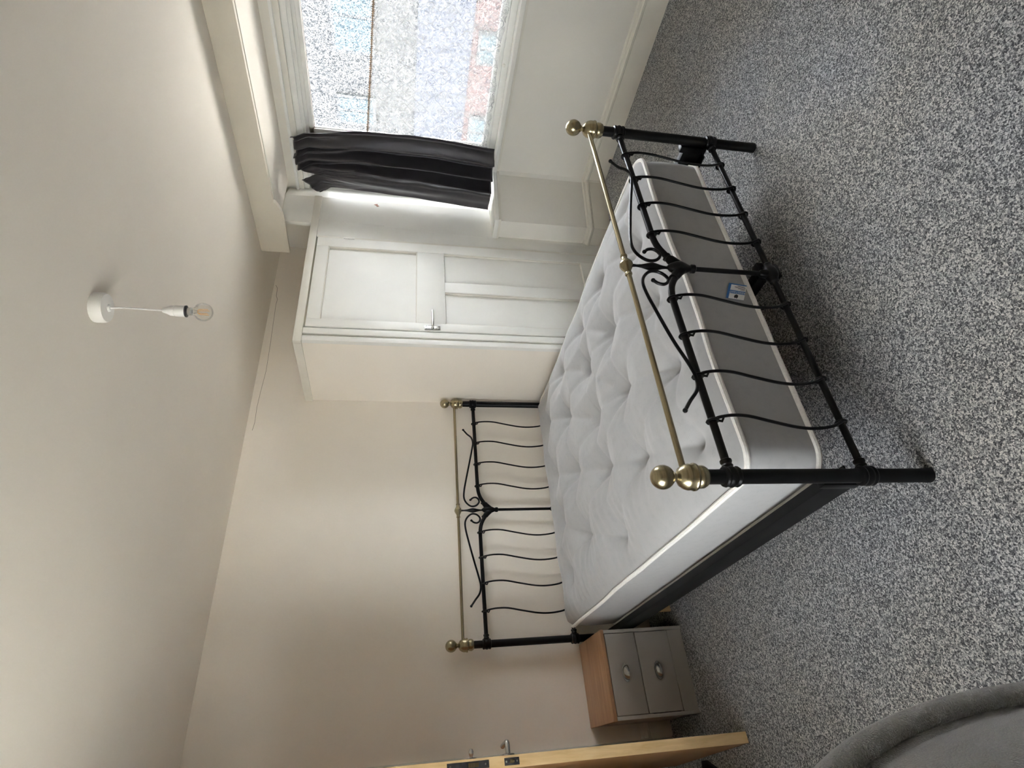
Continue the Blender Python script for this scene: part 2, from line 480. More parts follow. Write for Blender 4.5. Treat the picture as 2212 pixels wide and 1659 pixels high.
# skirting boards
SK = [(0.0, 0.0), (-0.020, 0.0), (-0.020, 0.115), (-0.017, 0.122), (-0.024, 0.128), (-0.026, 0.140), (-0.020, 0.150), (-0.012, 0.155), (-0.010, 0.163), (-0.004, 0.170), (0.0, 0.172)]
SKL = [(-o, z) for o, z in SK]
b = MB(); b.sweep(SKL, [(XR - 0.0, BY0 - 0.12), (XB, BY0)][1:] + box_plan[1:])
tag(b.build('baseboard_right', 'cream_gloss', ang=25), 'moulded cream skirting board under the window', kind='structure')
b = MB(); b.sweep(SK, [(-0.50, YB), (1.578, YB)])
tag(b.build('baseboard_back', 'cream_gloss', ang=25), 'moulded cream skirting board along the headboard wall', kind='structure')
b = MB(); b.sweep(SK, [(XL, YF), (XL, YB)]); 
tag(b.build('baseboard_left', 'cream_gloss', ang=25), 'moulded cream skirting board along the left wall', kind='structure')

# ------------------------------------------------------------------ window 1 (in view)
WY0, WY1, WZ0, WZ1 = BY0, 1.62, ZS, 2.175
w1 = thing('window_1', 'white framed bay window with obscured glass behind a lace net', loc=(3.11, 0.3, ZS), kind='structure')
b = MB()
# stepped head lining, jambs and cill of the fixed frame
for x0, x1, ins in ((3.045, 3.075, 0.034), (3.07, 3.10, 0.055), (3.095, 3.135, 0.075)):
    b.box(x0, x1, WY0, WY1, WZ1 - ins, WZ1)
    b.box(x0, x1, WY1 - ins, WY1, WZ0, WZ1)
    b.box(x0, x1, WY0, WY0 + ins, WZ0, WZ1)
b.box(3.08, 3.14, WY0, WY1, WZ0, WZ0 + 0.04)
b.build('window_frame', 'frame_white', w1, bevel=0.003)
lights = [(-0.225, 1.178), (1.245, 1.545)]
for y0, y1 in ((1.178, 1.245),):
    MB().box(3.085, 3.14, y0, y1, WZ0 + 0.04, WZ1 - 0.07).build('mullion', 'frame_white', w1, bevel=0.004)
for k, (y0, y1) in enumerate(lights):
    z0, z1, s = WZ0 + 0.04, WZ1 - 0.075, 0.05
    b = MB()
    b.box(3.09, 3.13, y0, y1, z0, z0 + s).box(3.09, 3.13, y0, y1, z1 - s + 0.02, z1)
    b.box(3.09, 3.13, y0, y0 + s, z0, z1).box(3.09, 3.13, y1 - s, y1, z0, z1)
    c = b.build('casement', 'frame_white', w1, bevel=0.005)
    MB().box(3.108, 3.112, y0 + s, y1 - s, z0 + s, z1 - s + 0.02).build('pane', 'obscure_glass', c, smooth=False)
    b = MB(); b.tube([(3.106, y0 + s + 0.002, z0 + s + 0.002), (3.106, y1 - s - 0.002, z0 + s + 0.002), (3.106, y1 - s - 0.002, z1 - s + 0.018), (3.106, y0 + s + 0.002, z1 - s + 0.018)], 0.004, 6, closed=True)
    b.build('glazing_bead', 'gloss_white', c)
b = MB()
plan = [(XB - 0.022, BY0), (XB - 0.022, 1.262), (2.98, 1.272), (2.84, 1.298), (2.588, 1.355), (2.565, YW), (3.14, YW), (3.14, BY0)]
b.prism(plan, ZS - 0.03, ZS, 'z')
b.build('window_sill', 'gloss_white', w1, bevel=0.005)
b = MB(); b.prism([(p[0] + 0.008, p[1]) for p in plan[:6]] + [(3.05, YW), (3.05, BY0)], ZS - 0.046, ZS - 0.03, 'z'); b.build('sill_moulding', 'cream_gloss', w1)
for k, (x, y, z) in enumerate(((3.083, 1.19, ZS + 0.03), (3.083, 0.55, ZS + 0.03))):
    MB().lathe([(0.010, 0), (0.011, 0.004), (0.006, 0.010), (0.009, 0.018), (0.0, 0.022)], (x, y, z), (-1, 0, 0), 12).build('window_knob', 'gloss_white', w1)

# ------------------------------------------------------------------ doorway and open door
t2 = thing('trim_2', 'white painted door frame around the doorway', loc=(DX1, YB, 0), kind='structure')
AR = 0.07
for x0, x1 in ((DX1, DX1 + AR), (DX0 - AR, DX0)):
    b = MB(); b.box(x0, x1, YB - 0.016, YB, 0, DH + AR).box(x0 + 0.012, x1 - 0.012, YB - 0.022, YB - 0.015, 0, DH + AR - 0.012)
    b.build('architrave', 'cream_gloss', t2, bevel=0.003)
MB().box(DX0, DX1, YB - 0.016, YB, DH, DH + AR).build('architrave', 'cream_gloss', t2, bevel=0.003)
b = MB(); b.box(DX1 - 0.02, DX1, YB, YB + 0.12, 0, DH).box(DX0, DX0 + 0.02, YB, YB + 0.12, 0, DH).box(DX0, DX1, YB, YB + 0.12, DH - 0.02, DH)
b.build('door_lining', 'cream_gloss', t2)
# the leaf: local x runs from the hinge to the leading edge, local +y is the face towards the bed
d1 = thing('door_1', 'open wooden door seen edge-on, steel lever handle on its far side', loc=(-0.612, 2.120, 0.012), rz=math.atan2(1.345 - 2.120, -0.550 + 0.612), kind='structure')
DWID, DT = 0.778, 0.042
MB().box(0, DWID - 0.004, -DT / 2, DT / 2, 0, 1.975).build('leaf', 'door_face', d1, local=True, bevel=0.002)
MB().box(DWID - 0.005, DWID, -DT / 2, DT / 2, 0, 1.975).build('lipping', 'door_edge', d1, local=True, bevel=0.0015)
lp = MB().box(DWID - 0.001, DWID + 0.0015, -0.0125, 0.0125, 1.085, 1.245).build('lock_plate', 'lock_steel', d1, local=True, bevel=0.001)
b = MB(); b.box(DWID + 0.001, DWID + 0.004, -0.007, 0.007, 1.125, 1.165); b.build('dead_bolt', 'brass', lp, local=True)
for z in (1.098, 1.232):
    MB().lathe([(0.0045, 0), (0.004, 0.0015), (0, 0.002)], (DWID + 0.001, 0, z), (1, 0, 0), 10).build('screw', 'chrome', lp, local=True)
lt = MB().box(DWID - 0.001, DWID + 0.0015, -0.0125, 0.0125, 0.968, 1.026).build('latch_plate', 'lock_steel', d1, local=True, bevel=0.001)
b = MB(); b.prism([(0, -0.006), (0.011, 0.002), (0.011, 0.006), (0, 0.006)], 0.988, 1.006, 'z')
for i in range(len(b.v)): b.v[i] = Vector((b.v[i].x + DWID + 0.001, b.v[i].y, b.v[i].z))
b.build('latch_bolt', 'brass', lt, local=True)
for z in (0.976, 1.018):
    MB().lathe([(0.0045, 0), (0.004, 0.0015), (0, 0.002)], (DWID + 0.001, 0, z), (1, 0, 0), 10).build('screw', 'chrome', lt, local=True)
for sgn in (1, -1):
    f = sgn * DT / 2
    b = MB(); b.lathe([(0.026, 0), (0.026, 0.008), (0.022, 0.010), (0.0, 0.010)], (DWID - 0.055, f, 1.0), (0, sgn, 0), 24)
    b.tube([(DWID - 0.055, f + sgn * 0.005, 1.0), (DWID - 0.055, f + sgn * 0.040, 1.0)] + [(DWID - 0.055 - 0.012 * (1 - math.cos(a)), f + sgn * (0.040 + 0.012 * math.sin(a)), 1.0) for a in (0.5, 1.0, 1.57)] + [(DWID - 0.12, f + sgn * 0.052, 1.0), (DWID - 0.175, f + sgn * 0.050, 1.0)], 0.0095, 14)
    b.build('lever_handle', 'chrome', d1, local=True)
    b = MB(); b.lathe([(0.022, 0), (0.022, 0.006), (0.018, 0.008), (0.0, 0.008)], (DWID - 0.06, f, 1.145), (0, sgn, 0), 20)
    b.lathe([(0.006, 0.006), (0.006, 0.014), (0.009, 0.020), (0.010, 0.030), (0.007, 0.038), (0, 0.040)], (DWID - 0.06, f, 1.145), (0, sgn, 0), 14)
    b.build('thumb_turn', 'chrome', d1, local=True)
for z in (0.25, 1.0, 1.75):
    MB().lathe([(0.006, 0), (0.006, 0.09)], (-0.002, DT / 2 + 0.003, z), (0, 0, 1), 10).build('hinge', 'chrome', d1, local=True)
# rubber wedge at the foot of the door
b = MB(); b.prism([(0, 0.0), (0.12, 0.0), (0.12, 0.012), (0.0, 0.034)], -0.016, 0.016, 'y')
wd = b.build('door_wedge', 'black_rubber', bevel=0.002)
wd.location = (-0.633, 1.785, 0); wd.rotation_euler = (0, 0, math.radians(-112))
tag(wd, 'black rubber wedge on the carpet beside the open door', 'doorstop')

# ------------------------------------------------------------------ built-in wardrobe
wx = 1.580
wd_ = thing('built_in_wardrobe', 'white built-in wardrobe with panelled door, between headboard wall and bay window', 'wardrobe', (2.1, 1.82, 0))
MB().box(wx, wx + 0.02, YW + 0.012, YB, 0, 2.03).build('side_panel', 'wall_paint', wd_)
MB().box(wx, 2.60, YW + 0.01, YB, 2.045, 2.062).build('top_panel', 'cream_gloss', wd_)
b = MB(); b.box(wx - 0.012, 2.865, YW - 0.012, YW + 0.012, 2.030, 2.078).box(wx - 0.012, wx + 0.012, YW + 0.012, YB, 2.030, 2.078)
b.build('top_fascia', 'cream_gloss', wd_, bevel=0.003)
# front frame: corner bead, left architrave, right stile with stepped edge, head
MB().box(wx - 0.001, wx + 0.036, YW - 0.012, YW + 0.02, 0, 2.03).build('corner_bead', 'gloss_white', wd_, bevel=0.004)
MB().box(wx + 0.036, wx + 0.055, YW + 0.006, YW + 0.03, 0, 2.03).build('groove_strip', 'cream_gloss', wd_)
MB().box(wx + 0.055, wx + 0.098, YW - 0.008, YW + 0.02, 0, 2.03).build('stile', 'gloss_white', wd_, bevel=0.003)
b = MB(); b.prism([(2.462, 0.0), (2.55, 0.0), (2.568, ZS), (2.603, 1.60), (2.618, 1.60), (2.622, 2.03), (2.462, 2.03)], YW - 0.004, YW + 0.02, 'y')
b.build('stile', 'gloss_white', wd_, bevel=0.002)
MB().box(2.448, 2.464, YW - 0.010, YW + 0.012, 0.03, 2.026).build('door_stop_bead', 'cream_gloss', wd_)
b = MB(); b.box(2.54, 2.60, YW + 0.001, YW + 0.02, 0, ZS)
b.prism([(2.56, ZS + 0.001), (2.868, ZS + 0.001), (2.868, 2.276), (2.593, 2.276), (2.593, 2.07), (2.56, 2.07)], YW + 0.001, YW + 0.025, 'y')
fp = b.build('filler_panel', 'gloss_white', wd_)
b = MB(); b.prism([(2.868, YW + 0.001), (3.075, YW + 0.085), (3.075, YW + 0.11), (2.868, YW + 0.025)], ZS + 0.001, 2.276, 'z'); b.build('splayed_reveal', 'gloss_white', wd_)
b = MB(); b.prism([(2.819, 1.640), (2.829, 1.650), (2.843, 1.652), (2.838, 1.662), (2.832, 1.676), (2.825, 1.662), (2.812, 1.655)], YW - 0.0006, YW + 0.002, 'y'); b.build('paint_chip', 'patch_brown', fp)
# panelled door
DL, DR, DZ0, DZ1 = 1.684, 2.446, 0.03, 2.020
dr = MB().box(DL, DR, YW + 0.004, YW + 0.024, DZ0, DZ1).build('door', 'gloss_white', wd_)
def sub(name, x0, x1, z0, z1, mat='gloss_white', y0=-0.014, y1=0.006):
    return MB().box(x0, x1, YW + y0, YW + y1, z0, z1).build(name, mat, dr, bevel=0.003)
sub('stile', DL, 1.744, DZ0, DZ1); sub('stile', 2.366, DR, DZ0, DZ1)
sub('rail', 1.743, 2.367, 1.944, DZ1); sub('rail', 1.743, 2.367, 1.193, 1.372); sub('rail', 1.743, 2.367, DZ0, 0.226)
sub('muntin', 2.010, 2.098, 0.225, 1.194)
# small ovolo moulding round each recessed panel
for (x0, x1, z0, z1) in ((1.744, 2.366, 1.372, 1.944), (1.744, 2.010, 0.226, 1.193), (2.098, 2.366, 0.226, 1.193)):
    b = MB(); b.tube([(x0, YW - 0.001, z0), (x1, YW - 0.001, z0), (x1, YW - 0.001, z1), (x0, YW - 0.001, z1)], 0.009, 8, closed=True)
    b.build('panel_moulding', 'cream_gloss', dr)
for z in (1.82, 0.33):
    b = MB(); b.box(2.444, 2.462, YW - 0.0135, YW - 0.008, z - 0.036, z + 0.036)
    for k in range(3): b.lathe([(0.0055, 0), (0.0055, 0.021)], (2.449, YW - 0.014, z - 0.034 + k * 0.0235), (0, 0, 1), 10)
    b.build('hinge', 'gloss_white', dr)
hd = MB().box(1.689, 1.720, YW - 0.018, YW - 0.013, 1.229, 1.325).build('latch_plate', 'chrome', dr, bevel=0.001)
b = MB(); b.lathe([(0.010, 0), (0.010, 0.006), (0.007, 0.012), (0.007, 0.03), (0.0, 0.031)], (1.706, YW - 0.014, 1.277), (0, -1, 0), 14)
b.tube([(1.700, YW - 0.042, 1.277), (1.72, YW - 0.044, 1.277), (1.80, YW - 0.044, 1.277), (1.826, YW - 0.042, 1.278)], [0.008, 0.008, 0.0065, 0.0055], 12)
b.build('lever_handle', 'chrome', dr)
for xx in (1.695, 1.714):
    for z in (1.238, 1.316):
        MB().lathe([(0.0035, 0), (0.003, 0.001), (0, 0.0015)], (xx, YW - 0.018, z), (0, -1, 0), 8).build('screw', 'lock_steel', dr)

# ------------------------------------------------------------------ bed frame
PW, LB = 1.534, 2.0838
bed = thing('bed_frame', 'black metal bed frame with brass rails, ball finials and scrolled ends', 'bed', (PW / 2, LB / 2, 0))
FIN = [(0.021, -0.122), (0.026, -0.118), (0.030, -0.110), (0.030, -0.098), (0.026, -0.092), (0.027, -0.090), (0.036, -0.088), (0.0365, -0.083), (0.034, -0.079), (0.0345, -0.068), (0.031, -0.056), (0.028, -0.053), (0.025, -0.047), (0.014, -0.040), (0.0095, -0.037), (0.0095, -0.034), (0.013, -0.031)] + [(0.0315 * math.sin(a), -0.0315 * math.cos(a)) for a in [0.42 + k * (PI - 0.42) / 12 for k in range(13)]]
def end_frame(y, dz, zlow, zball):
    zu = 0.6145 + dz
    zb = 0.742 + dz
    for x in (0.0, PW):
        s = 1 if x == 0 else -1
        b = MB(); b.lathe([(0.018, 0), (0.021, 0.004), (0.021, 0.02), (0.0198, 0.022), (0.0198, zball - 0.118)], (x, y, 0), (0, 0, 1), 20)
        po = b.build('post', 'black_metal', bed)
        MB().lathe(FIN, (x, y, zball), (0, 0, 1), 24).build('ball_finial', 'brass', po)
        for z in (zu, zlow):
            b = MB()
            b.lathe([(0.0195, -0.024), (0.026, -0.021), (0.028, -0.016), (0.0255, -0.010), (0.0275, -0.005), (0.029, 0.0), (0.0275, 0.005), (0.0255, 0.010), (0.028, 0.016), (0.026, 0.021), (0.0195, 0.024)], (x, y, z), (0, 0, 1), 18)
            b.lathe([(0.012, 0.018), (0.016, 0.030), (0.013, 0.036), (0.016, 0.041), (0.016, 0.047), (0.011, 0.050)], (x, y, z), (s, 0, 0), 14)
            b.build('collar', 'black_metal', po)
    # brass top rail with a turned knob in the middle
    br = MB().lathe([(0.0085, 0.0), (0.0085, PW)], (0, y, zb), (1, 0, 0), 14).build('brass_rail', 'brass', bed)
    MB().lathe([(0.0095, -0.045), (0.012, -0.043), (0.012, -0.038), (0.010, -0.034), (0.012, -0.024), (0.019, -0.012), (0.0225, -0.003), (0.0225, 0.003), (0.019, 0.012), (0.012, 0.024), (0.010, 0.034), (0.012, 0.038), (0.012, 0.043), (0.0095, 0.045)], (0.762, y, zb), (1, 0, 0), 18).build('rail_knob', 'brass', br)
    # black rail that dips to a casting in the middle
    cx = 0.765
    left = [(0.0, zu), (0.30, zu), (0.58, zu)] + [(p[0], p[1]) for p in bez((0.60, zu), (0.675, zu), (0.70, zu - 0.02), (0.750, zu - 0.058), 10)]
    b = MB(); b.tube([(x, y, z) for x, z in left], 0.0112, 12)
    b.tube([(2 * cx - x, y, z) for x, z in left], 0.0112, 12)
    ur = b.build('upper_rail', 'black_metal', bed)
    b = MB()
    for s in (-1, 1):
        b.tube([(cx + s * 0.046, y, zu - 0.030), (cx + s * 0.036, y, zu - 0.040), (cx + s * 0.024, y, zu - 0.050), (cx, y, zu - 0.075)], [0.0125, 0.0165, 0.017, 0.018], 12)
        b.tube([(cx + s * 0.052, y, zu - 0.026), (cx + s * 0.046, y, zu - 0.031)], [0.0155, 0.0155], 12)
    b.lathe([(0.006, 0.012), (0.010, 0.006), (0.015, 0.0), (0.022, -0.018), (0.024, -0.034), (0.019, -0.050), (0.013, -0.064), (0.0115, -0.070), (0.015, -0.074), (0.015, -0.086), (0.010, -0.090)], (cx, y, zu - 0.030), (0, 0, 1), 14)
    b.build('centre_casting', 'black_metal', ur)
    b = MB(); b.lathe([(0.0105, 0.0), (0.0105, PW)], (0, y, zlow), (1, 0, 0), 12); lr = b.build('lower_rail', 'black_metal', bed)
    MB().lathe([(0.0105, -0.046), (0.016, -0.040), (0.016, -0.028), (0.022, -0.018), (0.025, 0.0), (0.022, 0.018), (0.016, 0.028), (0.016, 0.040), (0.0105, 0.046)], (0.768, y, zlow), (1, 0, 0), 14).build('centre_casting', 'black_metal', lr)
    b = MB(); b.lathe([(0.0085, zu - 0.11), (0.0085, zlow + 0.045), (0.013, zlow + 0.04), (0.016, zlow + 0.02), (0.016, zlow)], (cx, y, 0), (0, 0, 1), 12); b.build('centre_spindle', 'black_metal', bed)
    b = MB(); b.lathe([(0.006, zb - 0.02), (0.0045, zb - 0.035), (0.0065, zb - 0.055), (0.0125, zb - 0.078), (0.0145, zb - 0.090), (0.0125, zb - 0.102), (0.0065, zb - 0.128), (0.005, zb - 0.140), (0.006, zu - 0.03)], (cx - 0.002, y, 0), (0, 0, 1), 12); b.build('leaf_bar', 'black_metal', bed)
    # wavy spindles with wire eyes round both rails
    wave = [(0.0, 0.0), (0.05, 0.006), (0.14, 0.011), (0.26, 0.0085), (0.42, -0.008), (0.60, -0.025), (0.74, -0.029), (0.88, -0.022), (0.96, -0.009), (1.0, 0.0)]
    for k in range(9):
        if k == 4: continue
        x = 0.166 + k * 0.1510
        yo = y - 0.013
        pts = spline([(x + dx + 0.003, yo, zu - 0.004 + (zlow + 0.004 - zu) * t) for t, dx in wave], 5)
        b = MB(); b.tube(pts, 0.0048, 8)
        for z in (zu, zlow):
            b.tube([(x + 0.002, y + 0.0150 * math.cos(a), z + 0.0150 * math.sin(a)) for a in [j * 2 * PI / 16 for j in range(16)]], 0.0042, 6, closed=True)
        b.tube([(x - 0.002, y - 0.010, zu - 0.012), (x - 0.006, y - 0.013, zu - 0.020), (x + 0.004, y - 0.014, zu - 0.027)], [0.004, 0.004, 0.0032], 6)
        b.build('spindle', 'black_metal', bed)
    # scrolls either side of the middle
    sc = [(0.199, 0.689), (0.232, 0.664), (0.262, 0.640), (0.300, 0.6305), (0.345, 0.637), (0.45, 0.660), (0.57, 0.687), (0.635, 0.700), (0.682, 0.703), (0.715, 0.690), (0.738, 0.662), (0.735, 0.632), (0.715, 0.612), (0.695, 0.613), (0.682, 0.628), (0.684, 0.648), (0.697, 0.664)]
    for s in (0, 1):
        pts = spline([((x if s == 0 else 2 * cx - 0.003 - x), y - (0.013 if 0.24 < x < 0.36 else 0.003), z + dz) for x, z in sc], 5)
        b = MB(); b.tube(pts, 0.0055, 8)
        for p in (pts[0], pts[-1]):
            b.lathe([(0.0075 * math.sin(a), -0.0075 * math.cos(a)) for a in [k * PI / 6 for k in range(7)]], p, (0, 0, 1), 10)
        b.build('scroll', 'black_metal', bed)
end_frame(0.0, 0.0, 0.2085, 0.8047)
end_frame(LB, 0.3555, 0.473, 1.1621)
for x, s in ((0.0, 1), (PW, -1)):
    b = MB(); b.box(x - 0.016, x + 0.016, 0.035, LB - 0.035, 0.225, 0.312)
    b.box(min(x, x + s * 0.05), max(x, x + s * 0.05), 0.035, LB - 0.035, 0.225, 0.232)
    sr = b.build('side_rail', 'black_rail', bed, bevel=0.003)
    for yy in (0.02, LB - 0.045):
        MB().box(x - 0.018, x + 0.018, yy, yy + 0.028, 0.215, 0.33).build('rail_bracket', 'black_metal', sr, bevel=0.004)
cb = MB().box(0.785, 0.825, 0.02, LB - 0.03, 0.185, 0.226).build('centre_beam', 'black_rail', bed, bevel=0.003)
MB().box(0.775, 0.835, 0.012, 0.045, 0.150, 0.235).build('beam_bracket', 'black_metal', cb, bevel=0.004)
for yy in (0.75, 1.45):
    MB().lathe([(0.020, 0), (0.020, 0.012), (0.013, 0.016), (0.013, 0.186)], (0.805, yy, 0), (0, 0, 1), 14).build('support_leg', 'black_rail', cb)
for k in range(14):
    yy = 0.10 + k * 0.141
    b = MB()
    n = 8
    top = [(0.045 + (PW - 0.09) * i / n, 0.252 + 0.004 * math.sin(PI * i / n)) for i in range(n + 1)]
    b.prism(top + [(x, z - 0.009) for x, z in reversed(top)], yy, yy + 0.055, 'y')
    sl = b.build('slat', 'slat_wood', bed)
    for x0 in (0.020, PW - 0.062):
        MB().box(x0, x0 + 0.042, yy - 0.006, yy + 0.061, 0.234, 0.2595).build('slat_holder', 'black_rubber', sl, bevel=0.003)

# ------------------------------------------------------------------ mattress
MX0, MX1, MY0, MY1, MZ0, MZ1 = 0.042, 1.500, 0.058, 2.022, 0.262, 0.508
mat = thing('mattress', 'light grey tufted double mattress with white piping, lying on the bed frame', 'mattress', ((MX0 + MX1) / 2, (MY0 + MY1) / 2, MZ0))
TUFTS = [(x, 0.24) for x in (0.225, 0.53, 0.834, 1.138, 1.40)] + [(x, 0.635) for x in (0.377, 0.700, 1.010, 1.310)] + \
        [(x, 0.98) for x in (0.191, 0.507, 0.765, 1.05, 1.32)] + [(x, 1.385) for x in (0.349, 0.684, 1.022, 1.32)] + \
        [(x, 1.765) for x in (0.255, 0.570, 0.830, 1.19, 1.40)]
def mtop(x, y):
    e = min(x - MX0, MX1 - x, y - MY0, MY1 - y)
    ef = 1 - math.exp(-max(e, 0) / 0.095)
    near = sorted((math.hypot(x - tx, (y - ty) * 0.92), tx, ty) for tx, ty in TUFTS)
    d0, ax, ay = near[0]
    h = 0.064 * (1 - math.exp(-(d0 / 0.15) ** 1.2)) + 0.056 * (1 - math.exp(-d0 / 0.034)) - 0.026
    # creases run between neighbouring tufts
    cr = 0.0
    for d1_, bx, by in near[1:5]:
        L = math.hypot(bx - ax, by - ay)
        if L > 0.50: continue
        t = ((x - ax) * (bx - ax) + (y - ay) * (by - ay)) / (L * L)
        if 0 < t < 1:
            q = abs((x - ax) * (by - ay) - (y - ay) * (bx - ax)) / L
            cr = max(cr, 0.024 * math.exp(-(q / 0.017) ** 1.1) * (1 - 0.72 * math.sin(PI * t)))
    h = (h - cr * min(1, d0 / 0.05)) * ef
    # loose wrinkles in the cover, strongest towards the near side
    wgt = math.exp(-((x - 0.20) / 0.22) ** 2) * min(1, max(e, 0) / 0.03)
    ph = noise.noise(Vector((x * 2.3, y * 1.6, 3))) * 7
    h += 0.0042 * wgt * math.sin(2 * PI * y / 0.062 + ph) * (0.5 + 0.5 * noise.noise(Vector((x * 3, y * 2, 9))))
    h += 0.0035 * noise.noise(Vector((x * 5, y * 5, 1))) + 0.0012 * noise.noise(Vector((x * 17, y * 17, 5))) * min(1, max(e, 0) / 0.05)
    return h
NX, NY = 150, 200
A, Bh, RC = (MX1 - MX0) / 2, (MY1 - MY0) / 2, 0.085
mcx, mcy = (MX0 + MX1) / 2, (MY0 + MY1) / 2
def rr_map(u, v):
    x, y = u * A, v * Bh
    dx, dy = abs(x) - (A - RC), abs(y) - (Bh - RC)
    if dx > 0 and dy > 0:
        s = max(dx, dy) / math.hypot(dx, dy)
        x = math.copysign(A - RC + dx * s, x); y = math.copysign(Bh - RC + dy * s, y)
    return mcx + x, mcy + y
def edge_wob(x, y):
    return 0.016 * noise.noise(Vector((x * 2.6, y * 2.6, 7.7))) + 0.003 * noise.noise(Vector((x * 9, y * 9, 2)))
vs = []; idx = {}
for j in range(NY + 1):
    for i in range(NX + 1):
        u, v = 2 * i / NX - 1, 2 * j / NY - 1
        u = math.copysign(abs(u) ** 0.9, u); v = math.copysign(abs(v) ** 0.93, v)
        x, y = rr_map(u, v)
        e = max(abs(u), abs(v))
        idx[i, j] = len(vs)
        k = max(0, (e - 0.86) / 0.14)
        vs.append(Vector((x, y, MZ1 + mtop(x, y) * (1 if e < 0.999 else 0) + edge_wob(x, y) * k)))
fs = [(idx[i, j], idx[i + 1, j], idx[i + 1, j + 1], idx[i, j + 1]) for j in range(NY) for i in range(NX)]
rim = [idx[i, 0] for i in range(NX)] + [idx[NX, j] for j in range(NY)] + [idx[i, NY] for i in range(NX, 0, -1)] + [idx[0, j] for j in range(NY, 0, -1)]
rows = 8; prev = rim
top_rim = [vs[k].copy() for k in rim]
for r in range(1, rows + 1):
    t = r / rows; cur = []
    for k in rim:
        p = vs[k]
        n = Vector((p.x - mcx, p.y - mcy)); n = Vector((max(-1, min(1, n.x / A * 1.0)) ** 9, max(-1, min(1, n.y / Bh)) ** 9))
        if n.length > 1e-6: n.normalize()
        bul = 0.007 * math.sin(PI * t) + 0.0025 * noise.noise(Vector((p.x * 6, p.y * 6, t * 2)))
        cur.append(len(vs)); vs.append(Vector((p.x + n.x * bul, p.y + n.y * bul, p.z + (MZ0 + 0.006 - p.z) * t)))
    m_ = len(rim)
    fs += [(prev[q], cur[q], cur[(q + 1) % m_], prev[(q + 1) % m_]) for q in range(m_)]
    prev = cur
bot_rim = [vs[k].copy() for k in prev]
fs.append(tuple(reversed(prev)))
b = MB(); b.v = vs; b.f = fs
mb_ = b.build('cover', 'ticking', mat, ang=75)
def pipe(rim_pts, name, r, dz):
    pts = []; last = None
    for p in rim_pts:
        q = p + Vector((0, 0, dz))
        q += Vector(((q.x - mcx) / A * 0.004, (q.y - mcy) / Bh * 0.004, 0))
        if last is None or (q - last).length > 0.012:
            pts.append(q); last = q
    MB().tube(pts, r, 8, closed=True).build(name, 'piping_white', mat)
pipe(top_rim, 'top_piping', 0.0090, 0.001)
pipe(bot_rim, 'bottom_piping', 0.0085, 0.004)
for tx, ty in TUFTS:
    z = MZ1 + mtop(tx, ty) + 0.0005
    MB().lathe([(0.001, -0.004), (0.009, -0.002), (0.010, 0.001), (0.007, 0.005), (0.001, 0.007)], (tx, ty, z), (0, 0, 1), 10).build('tuft', 'ticking', mat)
# fire-safety tag sewn to the foot end: its print reads upwards
o_ = Vector((0.680, 0.048, 0.316)); e1 = Vector((0.004, -0.004, 0.068)); e2 = Vector((0.060, -0.012, -0.026)); nn = Vector((0, -1, 0))
def quad(s0, s1, t0, t1, lift, th=0.0006):
    b = MB()
    P = [o_ + e1 * s + e2 * t + nn * lift for s, t in ((s0, t0), (s1, t0), (s1, t1), (s0, t1))]
    b.add(P + [p - nn * th for p in P], [(0, 1, 2, 3), (7, 6, 5, 4), (0, 4, 5, 1), (1, 5, 6, 2), (2, 6, 7, 3), (3, 7, 4, 0)])
    return b
tg = quad(0, 1, 0, 1, 0.0).build('safety_tag', 'tag_blue', mat, smooth=False)
tg['label'] = 'small blue and white fire-safety tag'
quad(0.0, 0.86, 0.0, 0.34, 0.0004).build('tag_panel', 'tag_white', tg, smooth=False)
quad(0.0, 0.86, 0.56, 0.92, 0.0004).build('tag_panel', 'tag_white', tg, smooth=False)
def on_tag(pts, lift):
    return [o_ + e1 * s + e2 * t + nn * lift for s, t in pts]
b = MB(); P = on_tag([(0.46, 0.30), (0.36, 0.24), (0.36, 0.12), (0.42, 0.02), (0.46, 0.10), (0.52, 0.03), (0.58, 0.14), (0.56, 0.24)], 0.0008)
b.add(P, [tuple(range(len(P)))]); b.build('flame_mark', 'ink', tg, smooth=False, fix=False)
for k, (s0, s1) in enumerate(((0.06, 0.30), (0.05, 0.46), (0.05, 0.62), (0.05, 0.66), (0.10, 0.50))):
    t = 0.61 + k * 0.06
    quad(s0, s1, t, t + 0.022, 0.0008, 0.0002).build('small_print', 'ink', tg, smooth=False)
def text_on(txt, name, matn, parent, origin, ex, ey, size, org):
    cu = bpy.data.curves.new(name, 'FONT'); cu.body = txt; cu.size = size; cu.align_x = 'CENTER'; cu.align_y = 'CENTER'
    ob = bpy.data.objects.new(name + '_src', cu); COL.objects.link(ob)
    dg = bpy.context.evaluated_depsgraph_get(); dg.update()
    me = bpy.data.meshes.new_from_object(ob.evaluated_get(dg))
    bpy.data.objects.remove(ob); bpy.data.curves.remove(cu)
    for v_ in me.vertices:
        v_.co = Vector(origin) + ex * v_.co.x + ey * v_.co.y - org
    me.materials.clear(); me.materials.append(M[matn]); me.name = name
    o = bpy.data.objects.new(name, me); COL.objects.link(o); o.parent = parent
    return o
text_on('RESISTANT', 'tag_lettering', 'tag_white', tg, o_ + e1 * 0.45 + e2 * 0.445 + nn * 0.0009, e1.normalized(), -e2.normalized(), 0.0125, ORG[mat])

